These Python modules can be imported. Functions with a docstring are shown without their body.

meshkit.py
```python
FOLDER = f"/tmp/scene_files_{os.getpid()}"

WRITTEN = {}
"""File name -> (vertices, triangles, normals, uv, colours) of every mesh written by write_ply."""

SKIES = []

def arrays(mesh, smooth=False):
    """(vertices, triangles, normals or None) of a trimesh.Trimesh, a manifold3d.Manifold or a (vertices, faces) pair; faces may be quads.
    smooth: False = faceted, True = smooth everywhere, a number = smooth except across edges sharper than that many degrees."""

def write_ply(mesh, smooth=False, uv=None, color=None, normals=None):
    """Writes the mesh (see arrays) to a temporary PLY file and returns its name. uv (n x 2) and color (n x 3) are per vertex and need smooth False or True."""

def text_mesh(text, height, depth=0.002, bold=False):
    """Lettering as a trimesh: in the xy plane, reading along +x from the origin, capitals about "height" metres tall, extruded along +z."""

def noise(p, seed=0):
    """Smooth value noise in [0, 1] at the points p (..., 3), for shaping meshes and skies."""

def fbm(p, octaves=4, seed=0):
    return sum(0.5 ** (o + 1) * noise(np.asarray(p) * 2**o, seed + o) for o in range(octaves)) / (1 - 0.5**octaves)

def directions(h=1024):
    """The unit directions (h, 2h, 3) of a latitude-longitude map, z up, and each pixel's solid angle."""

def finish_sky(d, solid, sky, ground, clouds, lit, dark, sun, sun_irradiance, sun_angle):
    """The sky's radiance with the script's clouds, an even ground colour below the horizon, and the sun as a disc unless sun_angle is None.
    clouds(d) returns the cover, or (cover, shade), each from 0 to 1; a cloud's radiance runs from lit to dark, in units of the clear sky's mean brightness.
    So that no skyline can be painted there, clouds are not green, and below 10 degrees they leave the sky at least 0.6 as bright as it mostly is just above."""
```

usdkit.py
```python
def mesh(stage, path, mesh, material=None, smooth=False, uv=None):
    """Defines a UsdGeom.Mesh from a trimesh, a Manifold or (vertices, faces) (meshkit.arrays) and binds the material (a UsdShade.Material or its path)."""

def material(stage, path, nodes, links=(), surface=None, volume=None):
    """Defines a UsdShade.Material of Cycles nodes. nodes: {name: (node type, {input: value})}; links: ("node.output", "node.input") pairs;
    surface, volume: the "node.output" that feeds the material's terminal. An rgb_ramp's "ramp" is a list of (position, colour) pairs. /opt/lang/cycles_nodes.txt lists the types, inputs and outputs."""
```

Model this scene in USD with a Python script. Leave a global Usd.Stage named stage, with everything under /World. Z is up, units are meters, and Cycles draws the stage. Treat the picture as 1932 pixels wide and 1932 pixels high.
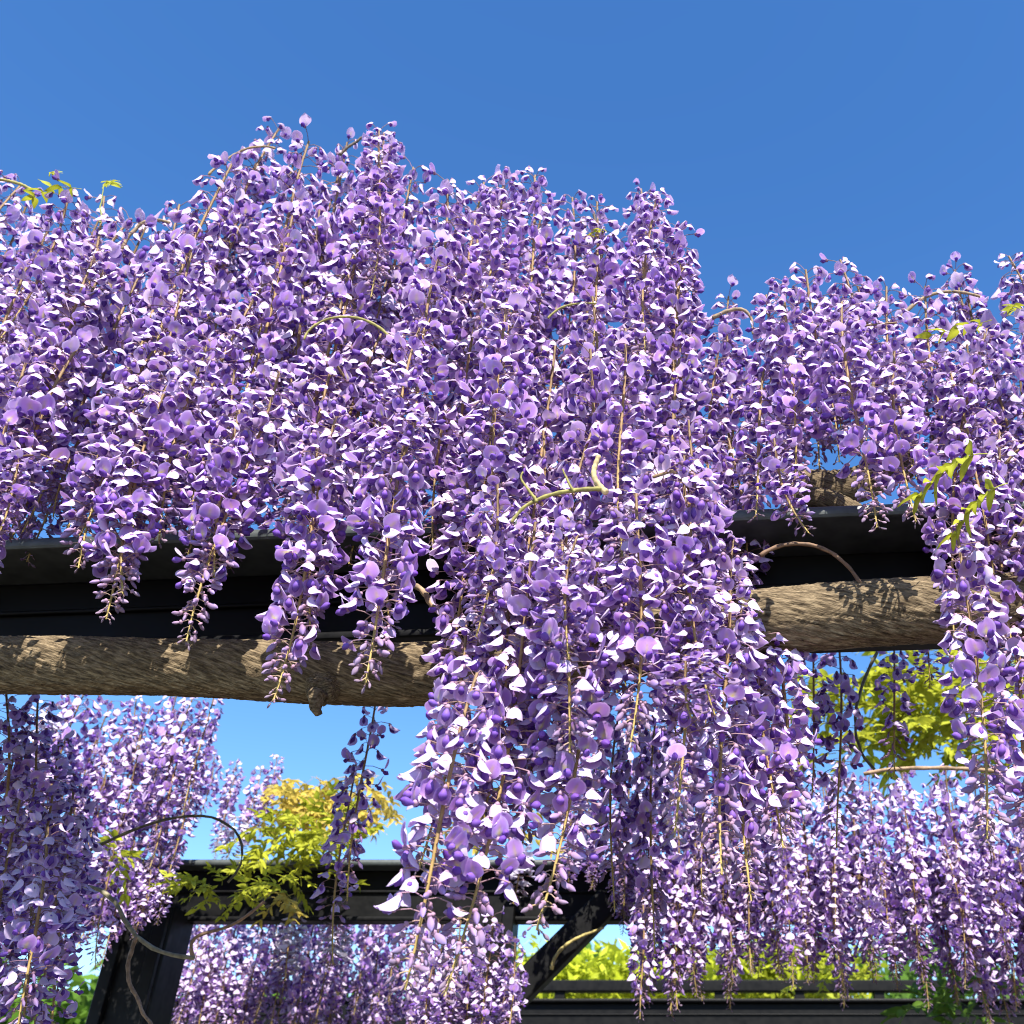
import math, random
import numpy as np
import usdkit, meshkit
from pxr import Usd, UsdGeom, UsdLux, UsdShade, Gf, Sdf, Vt

stage = Usd.Stage.CreateInMemory()
UsdGeom.SetStageUpAxis(stage, UsdGeom.Tokens.z)
UsdGeom.Xform.Define(stage, '/World')
UsdGeom.Scope.Define(stage, '/World/Looks')
rng = np.random.default_rng(11)
random.seed(11)

# ------------------------------------------------------------------ camera
W = 1932.0                       # the photograph's width as it was measured
FPX, CX, CY = 1932.0, 1270.0, 966.0
PITCH, EYE = math.radians(33.0), np.array([0.0, 0.0, 1.6])
SP, CP = math.sin(PITCH), math.cos(PITCH)
cam = UsdGeom.Camera.Define(stage, '/World/camera')
cam.CreateHorizontalApertureAttr(36.0); cam.CreateVerticalApertureAttr(36.0)
cam.CreateFocalLengthAttr(36.0 * FPX / W)
cam.CreateHorizontalApertureOffsetAttr(-36.0 * (CX - W / 2) / W)
cam.CreateClippingRangeAttr(Gf.Vec2f(0.05, 500))
cam.AddTransformOp().Set(Gf.Matrix4d(1, 0, 0, 0,  0, -SP, CP, 0,  0, -CP, -SP, 0,  *EYE, 1))
cam.CreateFStopAttr(8.0); cam.CreateFocusDistanceAttr(1.55)
cam.CreateExposureAttr(1.35)

# ------------------------------------------------------------------ sky and sun
SUN_EL, SUN_AZ = math.radians(48), math.radians(180 - 11)      # azimuth from +y towards +x
SUN = np.array([math.sin(SUN_AZ) * math.cos(SUN_EL), math.cos(SUN_AZ) * math.cos(SUN_EL), math.sin(SUN_EL)])
sky = UsdLux.DomeLight.Define(stage, '/World/sky')
usdkit.material(stage, '/World/Looks/sky', {
    's': ('sky_texture', {'sky_type': 'single_scattering', 'sun_disc': False, 'sun_elevation': SUN_EL, 'sun_rotation': SUN_AZ,
                          'altitude': 300.0, 'air_density': 1.0, 'aerosol_density': 0.25, 'ozone_density': 1.6}),
    'h': ('hsv', {'hue': .506, 'saturation': 1.30, 'value': 1.0}),
    'b': ('background_shader', {'strength': 0.108})},
    [('s.color', 'h.color'), ('h.color', 'b.color')], surface='b.background')
UsdShade.MaterialBindingAPI.Apply(sky.GetPrim()).Bind(UsdShade.Material.Get(stage, '/World/Looks/sky'))
sun = UsdLux.DistantLight.Define(stage, '/World/sun')
sun.CreateNormalizeAttr(True); sun.CreateIntensityAttr(1.25); sun.CreateAngleAttr(0.5); sun.CreateColorAttr(Gf.Vec3f(1, .955, .88))
_z = SUN; _x = np.cross([0, 0, 1], _z); _x /= np.linalg.norm(_x); _y = np.cross(_z, _x)
sun.AddTransformOp().Set(Gf.Matrix4d(*_x, 0, *_y, 0, *_z, 0, 0, 0, 0, 1))


def ray(px, py):
    a, b = (px - CX) / FPX, -(py - CY) / FPX
    return np.array([a, CP - SP * b, SP + CP * b])


def at(px, py, Y):
    """The point at distance Y in front of the camera that lies on the sight line through a measured point."""
    d = ray(px, py)
    return EYE + d * (Y / d[1])


def atz(px, py, z):
    d = ray(px, py)
    return EYE + d * ((z - EYE[2]) / d[2])


# ------------------------------------------------------------------ materials
def mat(name, nodes, links, surface='p.BSDF'):
    return usdkit.material(stage, '/World/Looks/' + name, nodes, links, surface=surface)


def petal_material(name, trans, hue=.5, sat=1.0, val=1.0, back=(1, 1, 1), backmix=0.0):
    return mat(name, {
        'a': ('attribute', {'attribute': 'Col'}), 'g': ('geometry', {}),
        'o': ('object_info', {}), 'mr': ('map_range', {'value': .5, 'from_min': 0., 'from_max': 1., 'to_min': .86, 'to_max': 1.1}),
        'hs': ('hsv', {'hue': hue, 'saturation': sat, 'value': val}),
        'bk': ('math', {'math_type': 'multiply', 'value2': backmix}),
        'mx': ('mix', {'color2': back}),
        'p': ('principled_bsdf', {'roughness': .6, 'specular_ior_level': .2}),
        't': ('translucent_bsdf', {}), 'm': ('mix_closure', {'fac': trans})},
        [('a.color', 'hs.color'), ('o.random', 'mr.value'), ('mr.result', 'hs.value'), ('g.backfacing', 'bk.value1'), ('bk.value', 'mx.fac'), ('hs.color', 'mx.color1'),
         ('mx.color', 'p.base_color'), ('hs.color', 't.color'), ('p.BSDF', 'm.closure1'), ('t.BSDF', 'm.closure2')], 'm.closure')


M = {}
M['banner'] = petal_material('banner_petal', .40, back=(.78, .65, .86), backmix=.74)
M['keel'] = petal_material('keel_petal', .16)
M['bud'] = petal_material('bud_skin', .12)
M['pale'] = petal_material('pale_petal', .32, back=(.8, .78, .86), backmix=.5)
M['green'] = petal_material('young_leaf', .42)
M['calyx'] = mat('flower_stalk', {'a': ('attribute', {'attribute': 'Col'}), 'p': ('principled_bsdf', {'roughness': .7})}, [('a.color', 'p.base_color')])
M['stem'] = mat('raceme_stem', {
    'g': ('texture_coordinate', {}), 'n': ('noise_texture', {'scale': 60., 'detail': 3.}), 'a': ('attribute', {'attribute': 'Col'}),
    'r': ('rgb_ramp', {'ramp': [(.3, (.7, .66, .6)), (.7, (1.15, 1.1, 1.0))]}), 'x': ('mix', {'mix_type': 'multiply', 'fac': 1.}),
    'p': ('principled_bsdf', {'roughness': .7})},
    [('g.object', 'n.vector'), ('n.fac', 'r.fac'), ('a.color', 'x.color1'), ('r.color', 'x.color2'), ('x.color', 'p.base_color')])
M['branch'] = mat('vine_bark', {
    'g': ('texture_coordinate', {}), 'n': ('noise_texture', {'scale': 90., 'detail': 4.}), 'a': ('attribute', {'attribute': 'Col'}),
    'r': ('rgb_ramp', {'ramp': [(.3, (.5, .48, .45)), (.7, (1.2, 1.15, 1.1))]}), 'x': ('mix', {'mix_type': 'multiply', 'fac': 1.}),
    'b': ('bump', {'strength': .5, 'distance': .002}), 'p': ('principled_bsdf', {'roughness': .75})},
    [('g.object', 'n.vector'), ('n.fac', 'r.fac'), ('a.color', 'x.color1'), ('r.color', 'x.color2'), ('x.color', 'p.base_color'), ('n.fac', 'b.height'), ('b.normal', 'p.normal')])
M['bark'] = mat('old_bark', {
    'a': ('attribute', {'attribute': 'Col'}), 'n': ('noise_texture', {'scale': 1., 'detail': 5., 'roughness': .65}),
    'sep': ('attribute', {'attribute': 'Twist'}), 'mp': ('mapping', {'scale': (45., 260., 260.)}),
    'r': ('rgb_ramp', {'ramp': [(.30, (.022, .015, .009)), (.47, (.105, .076, .043)), (.68, (.265, .20, .12))]}),
    'b': ('bump', {'strength': 1., 'distance': .0032}), 'p': ('principled_bsdf', {'roughness': .9, 'specular_ior_level': .2})},
    [('sep.vector', 'mp.vector'), ('mp.vector', 'n.vector'), ('n.fac', 'r.fac'), ('r.color', 'p.base_color'), ('n.fac', 'b.height'), ('b.normal', 'p.normal')])
M['paint'] = mat('black_paint', {
    'g': ('texture_coordinate', {}), 'n': ('noise_texture', {'scale': 25., 'detail': 5., 'roughness': .7}), 'r': ('rgb_ramp', {'ramp': [(.3, (.0022, .0022, .0024)), (.8, (.006, .006, .006))]}),
    'q': ('rgb_ramp', {'ramp': [(.3, (.4, .4, .4)), (.7, (.6, .6, .6))]}), 'b': ('bump', {'strength': .15, 'distance': .002}),
    'p': ('principled_bsdf', {'specular_ior_level': .13})},
    [('g.object', 'n.vector'), ('n.fac', 'r.fac'), ('r.color', 'p.base_color'), ('n.fac', 'q.fac'), ('q.color', 'p.roughness'), ('n.fac', 'b.height'), ('b.normal', 'p.normal')])
M['rail'] = mat('weathered_paint', {
    'g': ('texture_coordinate', {}), 'n': ('noise_texture', {'scale': 30., 'detail': 5., 'roughness': .7}), 'r': ('rgb_ramp', {'ramp': [(.3, (.03, .036, .035)), (.75, (.08, .092, .088))]}),
    'p': ('principled_bsdf', {'roughness': .45})}, [('g.object', 'n.vector'), ('n.fac', 'r.fac'), ('r.color', 'p.base_color')])
M['ground'] = mat('earth', {
    'g': ('geometry', {}), 'n': ('noise_texture', {'scale': 3., 'detail': 8.}), 'r': ('rgb_ramp', {'ramp': [(.3, (.055, .046, .036)), (.7, (.10, .085, .065))]}),
    'p': ('principled_bsdf', {'roughness': .9})}, [('g.position', 'n.vector'), ('n.fac', 'r.fac'), ('r.color', 'p.base_color')])

# ------------------------------------------------------------------ prims
taken = {}


def numbered(name, parent):
    k = taken.get((parent, name), 0); taken[(parent, name)] = k + 1
    return f'{parent}/{name}' + (f'_{k:03d}' if k else '')


def put(name, v, f, material, parent='/World', col=None, smooth=True, extra=None):
    path = numbered(name, parent)
    m = usdkit.mesh(stage, path, (np.asarray(v), np.asarray(f)), material, smooth=smooth)
    pv = UsdGeom.PrimvarsAPI(m)
    if col is not None:
        col = np.broadcast_to(np.asarray(col, float), (len(v), 3))
        pv.CreatePrimvar('Col', Sdf.ValueTypeNames.Color3fArray, 'vertex').Set(Vt.Vec3fArray.FromNumpy(np.ascontiguousarray(col, np.float32)))
    if extra is not None:
        pv.CreatePrimvar('Twist', Sdf.ValueTypeNames.Float3Array, 'vertex').Set(Vt.Vec3fArray.FromNumpy(np.ascontiguousarray(extra, np.float32)))
    m.CreateDoubleSidedAttr(True)
    return path


def tag(path, label=None, cat=None, group=None, kind=None):
    p = stage.GetPrimAtPath(path)
    for k, x in (('label', label), ('category', cat), ('group', group), ('kind', kind)):
        if x: p.SetCustomDataByKey(k, x)
    return path


def thing(name, label, cat, group=None, matrix=None, loc=None):
    path = numbered(name, '/World')
    x = UsdGeom.Xform.Define(stage, path)
    if matrix is not None: x.AddTransformOp().Set(Gf.Matrix4d(*np.asarray(matrix).T.ravel()))
    elif loc is not None: x.AddTranslateOp().Set(Gf.Vec3d(*map(float, loc)))
    return tag(path, label, cat, group)


def copy_of(proto, name, label, cat, group, matrix):
    path = thing(name, label, cat, group, matrix)
    p = stage.GetPrimAtPath(path)
    p.GetReferences().AddInternalReference(proto); p.SetInstanceable(True)
    return path


def tube(points, radii, sides=5, cap=True):
    p = np.asarray(points, float)
    t = np.gradient(p, axis=0); t /= np.linalg.norm(t, axis=1, keepdims=True) + 1e-12
    ref = np.array([0, 0, 1.]) if abs(t[0, 2]) < .8 else np.array([1., 0, 0])
    a = np.cross(t, ref); a /= np.linalg.norm(a, axis=1, keepdims=True) + 1e-12
    b = np.cross(t, a); ang = np.arange(sides) * 2 * np.pi / sides
    r = np.broadcast_to(radii, (len(p),))[:, None, None]
    v = (p[:, None] + r * (np.cos(ang)[None, :, None] * a[:, None] + np.sin(ang)[None, :, None] * b[:, None])).reshape(-1, 3)
    i, j = np.meshgrid(np.arange(len(p) - 1), np.arange(sides), indexing='ij')
    q = np.stack([i * sides + j, i * sides + (j + 1) % sides, (i + 1) * sides + (j + 1) % sides, (i + 1) * sides + j], -1).reshape(-1, 4)
    f = np.vstack([q[:, [0, 1, 2]], q[:, [0, 2, 3]]])
    if cap:
        n = len(v); v = np.vstack([v, p[0], p[-1]]); k = np.arange(sides); e = (len(p) - 1) * sides
        f = np.vstack([f, np.stack([np.full(sides, n), (k + 1) % sides, k], 1), np.stack([np.full(sides, n + 1), e + k, e + (k + 1) % sides], 1)])
    return v, f


def spline(points, n):
    p = np.asarray(points, float)
    if len(p) == 2: return p[0] + (p[1] - p[0]) * np.linspace(0, 1, n)[:, None]
    from scipy.interpolate import CubicSpline
    d = np.concatenate([[0], np.cumsum(np.linalg.norm(np.diff(p, axis=0), axis=1))])
    return CubicSpline(d, p)(np.linspace(0, d[-1], n))


def box(x0, x1, y0, y1, z0, z1, ch=.004):
    """A box with chamfered edges along its length."""
    import trimesh
    m = trimesh.creation.box([x1 - x0, y1 - y0, z1 - z0]); m.apply_translation([(x0 + x1) / 2, (y0 + y1) / 2, (z0 + z1) / 2])
    return m


def join(parts):
    v, f, c, n = [], [], [], 0
    for a, b, k in parts:
        v.append(a); f.append(np.asarray(b) + n); c.append(np.broadcast_to(k, (len(a), 3))); n += len(a)
    return np.vstack(v), np.vstack(f), np.vstack(c)


# ------------------------------------------------------------------ the wisteria flower
def grid_faces(nu, nv):
    i, j = np.meshgrid(np.arange(nv - 1), np.arange(nu - 1), indexing='ij')
    q = np.stack([i * nu + j, i * nu + j + 1, (i + 1) * nu + j + 1, (i + 1) * nu + j], -1).reshape(-1, 4)
    return np.vstack([q[:, [0, 1, 2]], q[:, [0, 2, 3]]])


PURPLE, LILAC, RIM = np.array([.30, .128, .49]), np.array([.45, .26, .62]), np.array([.56, .42, .72])
CREAM, YELLOW, BEIGE = np.array([.60, .54, .62]), np.array([.66, .55, .16]), np.array([.40, .26, .26])
VIOLET, DEEP = np.array([.24, .125, .50]), np.array([.11, .030, .29])
MAUVE, TAN = np.array([.30, .17, .25]), np.array([.30, .19, .13])
BUD, GREYBUD = np.array([.34, .24, .52]), np.array([.20, .14, .18])


def banner(phi, cup, H, r, near, tint=None):
    """The standard petal: phi is the angle of its midline above the flower's axis; cup bends its sides towards the keel."""
    nu, nv = (9, 8) if near else (7, 6)
    u, v = np.meshgrid(np.linspace(-1, 1, nu), np.linspace(0, 1, nv))
    w = H * .60 * np.clip(1 - np.abs(2 * (.035 + .945 * v) ** .88 - 1) ** 2.3, 0, 1) ** .55 * (.42 + .58 * np.clip(v / .24, 0, 1) ** .8)
    a = math.radians(25) + (phi - math.radians(25)) * np.clip(np.linspace(0, 1, nv) * 2.6, 0, 1)
    a = a + np.linspace(0, 1, nv) ** 2 * r.normal(.15, .25)
    seg = H / (nv - 1)
    mx = np.concatenate([[0], np.cumsum(np.cos(a[1:]) * seg)]); mz = np.concatenate([[0], np.cumsum(np.sin(a[1:]) * seg)])
    nx, nz = np.sin(a), -np.cos(a)
    k = cup * 2.1 / H; y = np.sin(k * u * w) / k
    d = (1 - np.cos(k * u * w)) / k - (.04 if phi < .75 else .20) * np.abs(y) * np.clip(v * 4, 0, 1)
    rim = np.clip((np.abs(u) - .7) / .3, 0, 1) + np.clip((v - .85) / .15, 0, 1)
    d = d + rim * H * .05 * r.normal(.3, .6) + H * .03 * np.sin(u * 5 + r.uniform(0, 6)) * v * (r.random() < .6)
    skew = r.normal(0, .1) * u * v * H
    P = np.stack([mx[:, None] + nx[:, None] * d, y, mz[:, None] + nz[:, None] * d + skew], -1).reshape(-1, 3)
    uu, vv, rr = u.ravel(), v.ravel(), rim.ravel()
    c = PURPLE + (LILAC - PURPLE) * np.clip(.25 + .3 * r.random() + .35 * vv, 0, 1)[:, None]
    c = c + (RIM - c) * (np.clip(rr, 0, 1) * .75)[:, None]
    au = np.abs(uu)
    mid = np.clip(1 - au / .30, 0, 1) * np.clip((.82 - vv) / .25, 0, 1) * .85
    c = c + (BEIGE - c) * mid[:, None]
    spot_on = r.random()
    halo = np.clip(1.2 - np.hypot(uu / .55, (vv - .22) / .26), 0, 1) * (.95 if spot_on < .36 else .12)
    c = c + (CREAM - c) * np.clip(halo, 0, 1)[:, None]
    spot = np.clip(1.25 - np.hypot(uu / .26, (vv - .27) / .20), 0, 1) * (1 if spot_on < .42 else .15)
    c = c + (YELLOW - c) * np.clip(spot, 0, 1)[:, None]
    if tint is not None: c = c + (tint - c) * .78
    return P, grid_faces(nu, nv), c


def pod(L, ry, rz, bend, c0, c1, near, pinch=.55, sides=None):
    """A closed petal body along +x: keel and wings, or a bud."""
    n, s = (7, sides or 7) if near else (4, 5)
    t = np.linspace(0, 1, n)
    k = np.sin(np.pi * (t * .97 + .015) ** (1 / (1 + pinch) if pinch < 0 else 1 + pinch)) ** .75
    cx, cz = L * t, bend * L * t ** 2
    ang = np.arange(s) * 2 * np.pi / s + .3
    v = np.stack([np.broadcast_to(cx[:, None], (n, s)), ry * k[:, None] * np.cos(ang), cz[:, None] + rz * k[:, None] * np.sin(ang)], -1).reshape(-1, 3)
    i, j = np.meshgrid(np.arange(n - 1), np.arange(s), indexing='ij')
    q = np.stack([i * s + j, i * s + (j + 1) % s, (i + 1) * s + (j + 1) % s, (i + 1) * s + j], -1).reshape(-1, 4)
    c = np.repeat(c0 + (c1 - c0) * t[:, None], s, 0)
    return v, np.vstack([q[:, [0, 1, 2]], q[:, [0, 2, 3]]]), c


def frame(x, up=(0, 0, 1)):
    x = x / np.linalg.norm(x); y = np.cross(up, x); y /= np.linalg.norm(y) + 1e-9
    return np.stack([x, y, np.cross(x, y)], 1)


def flower_pieces(pos, az, t, r, near, size, pale=False, open_mean=.70):
    """(calyx with its stalk), banner, keel of one flower at t along its raceme (0 top, 1 tip)."""
    o = np.array([math.cos(az), math.sin(az), 0]); hood = False
    open_to = r.normal(open_mean, .05)
    stage_ = 'open' if t < open_to else 'bud' if t < open_mean + .18 else 'tiny'
    p = size * {'open': r.uniform(1.05, 1.5), 'bud': r.uniform(.75, 1.1) * (1.45 - t), 'tiny': .22 + .9 * (1 - t) * 2}[stage_]
    b = math.radians({'open': r.uniform(-8, 16) * (1 - t) + r.uniform(-4, 10), 'bud': r.uniform(-25, 15), 'tiny': r.uniform(-55, -5)}[stage_])
    if t < .06: b = math.radians(r.uniform(5, 48)); p *= .8
    end = pos + p * (o * math.cos(b) + np.array([0, 0, math.sin(b)]))
    midp = (pos + end) / 2 + np.array([0, 0, p * r.uniform(.02, .16)])
    yaw = az + r.normal(0, .32)
    if stage_ == 'open':
        hood = r.random() < (.90 if t < .46 else .62)
        drop = math.radians(r.uniform(58, 106) if hood else r.uniform(-5, 38))
    else:
        drop = math.radians(r.uniform(15, 70))
    a = np.array([math.cos(yaw) * math.cos(drop), math.sin(yaw) * math.cos(drop), -math.sin(drop)])
    R = frame(a)
    roll = r.normal(0, .32); cr, sr = math.cos(roll), math.sin(roll)
    R = R @ np.array([[1, 0, 0], [0, cr, -sr], [0, sr, cr]])
    tv, tf = tube([pos, midp, end + a * size * .02], [size * .032, size * .028, size * .036], 3 if not near else 4, cap=False)
    stalk_col = TAN + (MAUVE - TAN) * np.clip(r.random(), 0, 1)
    if t > .8: stalk_col = stalk_col + (np.array([.52, .40, .16]) - stalk_col) * (t - .8) * 3
    cal = pod(size * (.32 if stage_ == 'open' else .24), size * .14, size * .15, 0, MAUVE * .95, MAUVE * 1.2, near, 0)
    if stage_ == 'tiny': cal = (cal[0] * .4, cal[1], cal[2] * .8)
    place = lambda m: (m[0] @ R.T + end, m[1], m[2])
    base = join([(tv, tf, stalk_col), place(cal)])
    if t < .13 and stage_ == 'open': size = size * .84
    jit = r.normal(1, .07) * np.array([r.normal(1, .03), r.normal(1, .03), 1])
    ban = kl = None
    if stage_ == 'open':
        young = r.random()
        phi = math.radians(r.uniform(6, 42) if hood else r.uniform(45, 112))
        H = size * r.uniform(.88, 1.06)
        bb = banner(phi, r.uniform(.7, 1.35) if hood else r.uniform(.1, .6), H, r, near, np.array([.56, .54, .62]) if pale else None)
        ban = place((bb[0] + np.array([size * .12, 0, size * .06]), bb[1], np.clip(bb[2] * jit, 0, .92)))
        c0, c1 = (np.array([.48, .45, .6]), np.array([.4, .35, .55])) if pale else (VIOLET, DEEP + (VIOLET - DEEP) * r.random() * .55)
        if t < .42 and not pale:
            ban = (ban[0], ban[1], ban[2] + (np.array([.64, .51, .68]) - ban[2]) * r.uniform(.1, .8) * (1 - t * 1.6))
        k1 = pod(size * r.uniform(.55, .78), size * r.uniform(.16, .24), size * .22, r.uniform(.0, .3), c0, c1, near, -.35)
        kl = place((k1[0] + np.array([size * .14, 0, -size * .03]), k1[1], np.clip(k1[2] * jit, 0, .9)))
    else:
        g = np.clip((t - .80) / .16, 0, 1)
        L = size * ((r.uniform(.72, 1.0) * (1 - .35 * g)) if stage_ == 'bud' else r.uniform(.28, .5))
        c0, c1 = MAUVE + (GREYBUD - MAUVE) * g, BUD * np.array([1, 1, 1.05]) + (GREYBUD * 1.25 - BUD) * g
        if pale: c1 = np.array([.52, .49, .54])
        k1 = pod(L, L * r.uniform(.13, .18), L * r.uniform(.19, .25), r.uniform(-.12, .28), c0, c1, near, .35)
        kl = place((k1[0] + np.array([size * .05, 0, 0]), k1[1], np.clip(k1[2] * jit, 0, .9)))
    return base, ban, kl


def stem_curve(L, arch, r):
    s = np.linspace(0, 1, 13)
    sway = .018 * L / .4
    x = sway * np.sin(s * 3.1 + r.uniform(0, 6)) - sway * np.sin(r.uniform(0, 6)) * 0
    y = sway * np.sin(s * 2.7 + r.uniform(0, 6))
    x -= x[0] + (x[-1] - x[0]) * s; y -= y[0] + (y[-1] - y[0]) * s
    z = -L * s
    if arch:
        a = .16
        k = np.clip(1 - s / a, 0, 1)
        z = -L * np.clip((s - a) / (1 - a), 0, 1) - .06 * k ** 2
        x = x + .11 * k
    return np.stack([x, y, z], 1)


def raceme_prototype(path, L, n, arch, seed, near, size=.027, pale=False, one_mesh=False, open_to=.70):
    r = np.random.default_rng(seed)
    root = stage.CreateClassPrim(path) if not one_mesh else None
    P = stem_curve(L, arch, r); s = np.linspace(0, 1, len(P))
    sv, sf = tube(P, np.interp(s, [0, .5, 1], [.0022, .0026, .0013]), 5)
    sc = np.stack([np.interp(s, [0, .45, 1], k) for k in ([.20, .29, .40], [.13, .18, .31], [.065, .075, .09])], 1)
    sc = np.vstack([np.repeat(sc, 5, 0), sc[[0]], sc[[-1]]])
    if not one_mesh: put('stem', sv, sf, M['stem'], path, sc)
    allp = []
    az = r.uniform(0, 6)
    for i in range(n):
        t = (i + r.uniform(.1, .9)) / n
        t = t ** .93
        az += 2.39996 + r.normal(0, .25)
        pos = np.array([np.interp(t, s, P[:, k]) for k in range(3)])
        base, ban, kl = flower_pieces(pos, az, t, r, near, size * r.uniform(.9, 1.1), pale, open_to)
        pet = M['pale'] if pale else M['banner']
        if one_mesh:
            allp += [x for x in (base, ban, kl) if x]
        elif near:
            fp = put('flower' if ban else 'flower_bud', *base[:2], M['calyx'], path, base[2])
            if ban: put('banner_petal', *ban[:2], pet, fp, ban[2])
            put('keel' if ban else 'bud_petal', *kl[:2], M['keel'] if ban else M['bud'], fp, kl[2])
        else:
            v, f, c = join([x for x in (base, ban, kl) if x])
            put('flower' if ban else 'flower_bud', v, f, pet, path, c)
    if one_mesh: return join([(sv, sf, sc)] + allp)
    return path


SHORT = [(raceme_prototype(f'/short_raceme_{k}', .30, 80, k >= 4, 200 + k, False, .0228), .30) for k in range(8)]
LONG = [(raceme_prototype(f'/long_raceme_{k}', .42, 108, False, 230 + k, False, .0228), .42) for k in range(7)]
SPARSE = [(raceme_prototype(f'/sparse_raceme_{k}', .42, 62, False, 260 + k, False, .024), .42) for k in range(3)]
PALE = [(raceme_prototype(f'/pale_raceme_{k}', .30, 66, False, 300 + k, False, pale=True), .30) for k in range(2)]


def basis(top, bottom, spin, wide=1.0, LEN=.4):
    d = np.asarray(top) - np.asarray(bottom); L = np.linalg.norm(d); z = d / L
    x = np.cross([0, 1., 0], z); x /= np.linalg.norm(x); y = np.cross(z, x)
    c, s = math.cos(spin), math.sin(spin)
    X, Y = c * x + s * y, -s * x + c * y
    k = wide
    m = np.eye(4); m[:3, 0], m[:3, 1], m[:3, 2], m[:3, 3] = X * k, Y * k, z * (L / LEN), top
    return m


def raceme(protos, top, bottom, label, group=None, wide=None):
    """protos None: a raceme of its own, built at its true length; else a copy of the prototype nearest in length."""
    L = float(np.linalg.norm(np.asarray(top) - np.asarray(bottom)))
    if protos is None:
        k = len(own); own.append(1)
        path = f'/own_raceme_{k}'
        raceme_prototype(path, L, int(np.clip(L * 320, 40, 190)), False, 100 + k, True, (.0235 if top[1] < 1.27 else .0232), open_to=.77)
        return copy_of(path, 'wisteria_raceme', label, 'flower cluster', group, basis(top, bottom, rng.uniform(0, 6.28), 1.0, L))
    d = [abs(math.log(l / L)) for _, l in protos]
    near = [p for p, x in zip(protos, d) if x < min(d) + .02]
    path, l = near[rng.integers(len(near))]
    if wide is None: wide = float(np.clip((L / l) ** .5, .72, 1.15))
    return copy_of(path, 'wisteria_raceme', label, 'flower cluster', group, basis(top, bottom, rng.uniform(0, 6.28), wide, l))


own = []
ORD = 'first second third fourth fifth sixth seventh eighth ninth tenth eleventh twelfth thirteenth fourteenth fifteenth sixteenth seventeenth eighteenth nineteenth twentieth'.split()


def ordinal(k):
    return ORD[k] if k < 20 else f'{k + 1}th'


def ranked(items, protos, text, group):
    """items: (row, px, top, bottom). Every raceme gets its row and its place in the row as its label."""
    for row in sorted({i[0] for i in items}):
        line = sorted((i for i in items if i[0] == row), key=lambda i: i[1])
        for k, (_, px, top, bot) in enumerate(line):
            where = 'along its crest' if row == 0 else f'{ordinal(row)} row under the crest' if row > 0 else ''
            raceme(protos, top, bot, f'{text}, {where}, {ordinal(k)} from left', group)


# ------------------------------------------------------------------ ground
gx = np.array([[-120, -60, 0], [120, -60, 0], [120, 200, 0], [-120, 200, 0]], float)
tag(put('ground', gx, [[0, 1, 2], [0, 2, 3]], M['ground'], smooth=False), 'brown earth path under the pergola', None, None, 'structure')

# ------------------------------------------------------------------ the pergola
YL = 1.62
pl = at(0, 1024, YL - .13); pr = atz(1900, 948, pl[2])
_n = np.array([-(pr - pl)[1], (pr - pl)[0], 0]); _n /= np.linalg.norm(_n); pl = pl + .13 * _n; pr = pr + .13 * _n
ZB = pl[2]
pergola = thing('pergola', 'black painted pergola of long beams, post and brace carrying the wisteria', 'pergola')


def oriented(m, a, b):
    """Moves a mesh built along +x from the origin so that it runs from a towards b."""
    d = np.asarray(b, float) - a; d /= np.linalg.norm(d)
    R = frame(d); T = np.eye(4); T[:3, :3] = R; T[:3, 3] = a
    m = m.copy(); m.apply_transform(T); return m


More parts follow.
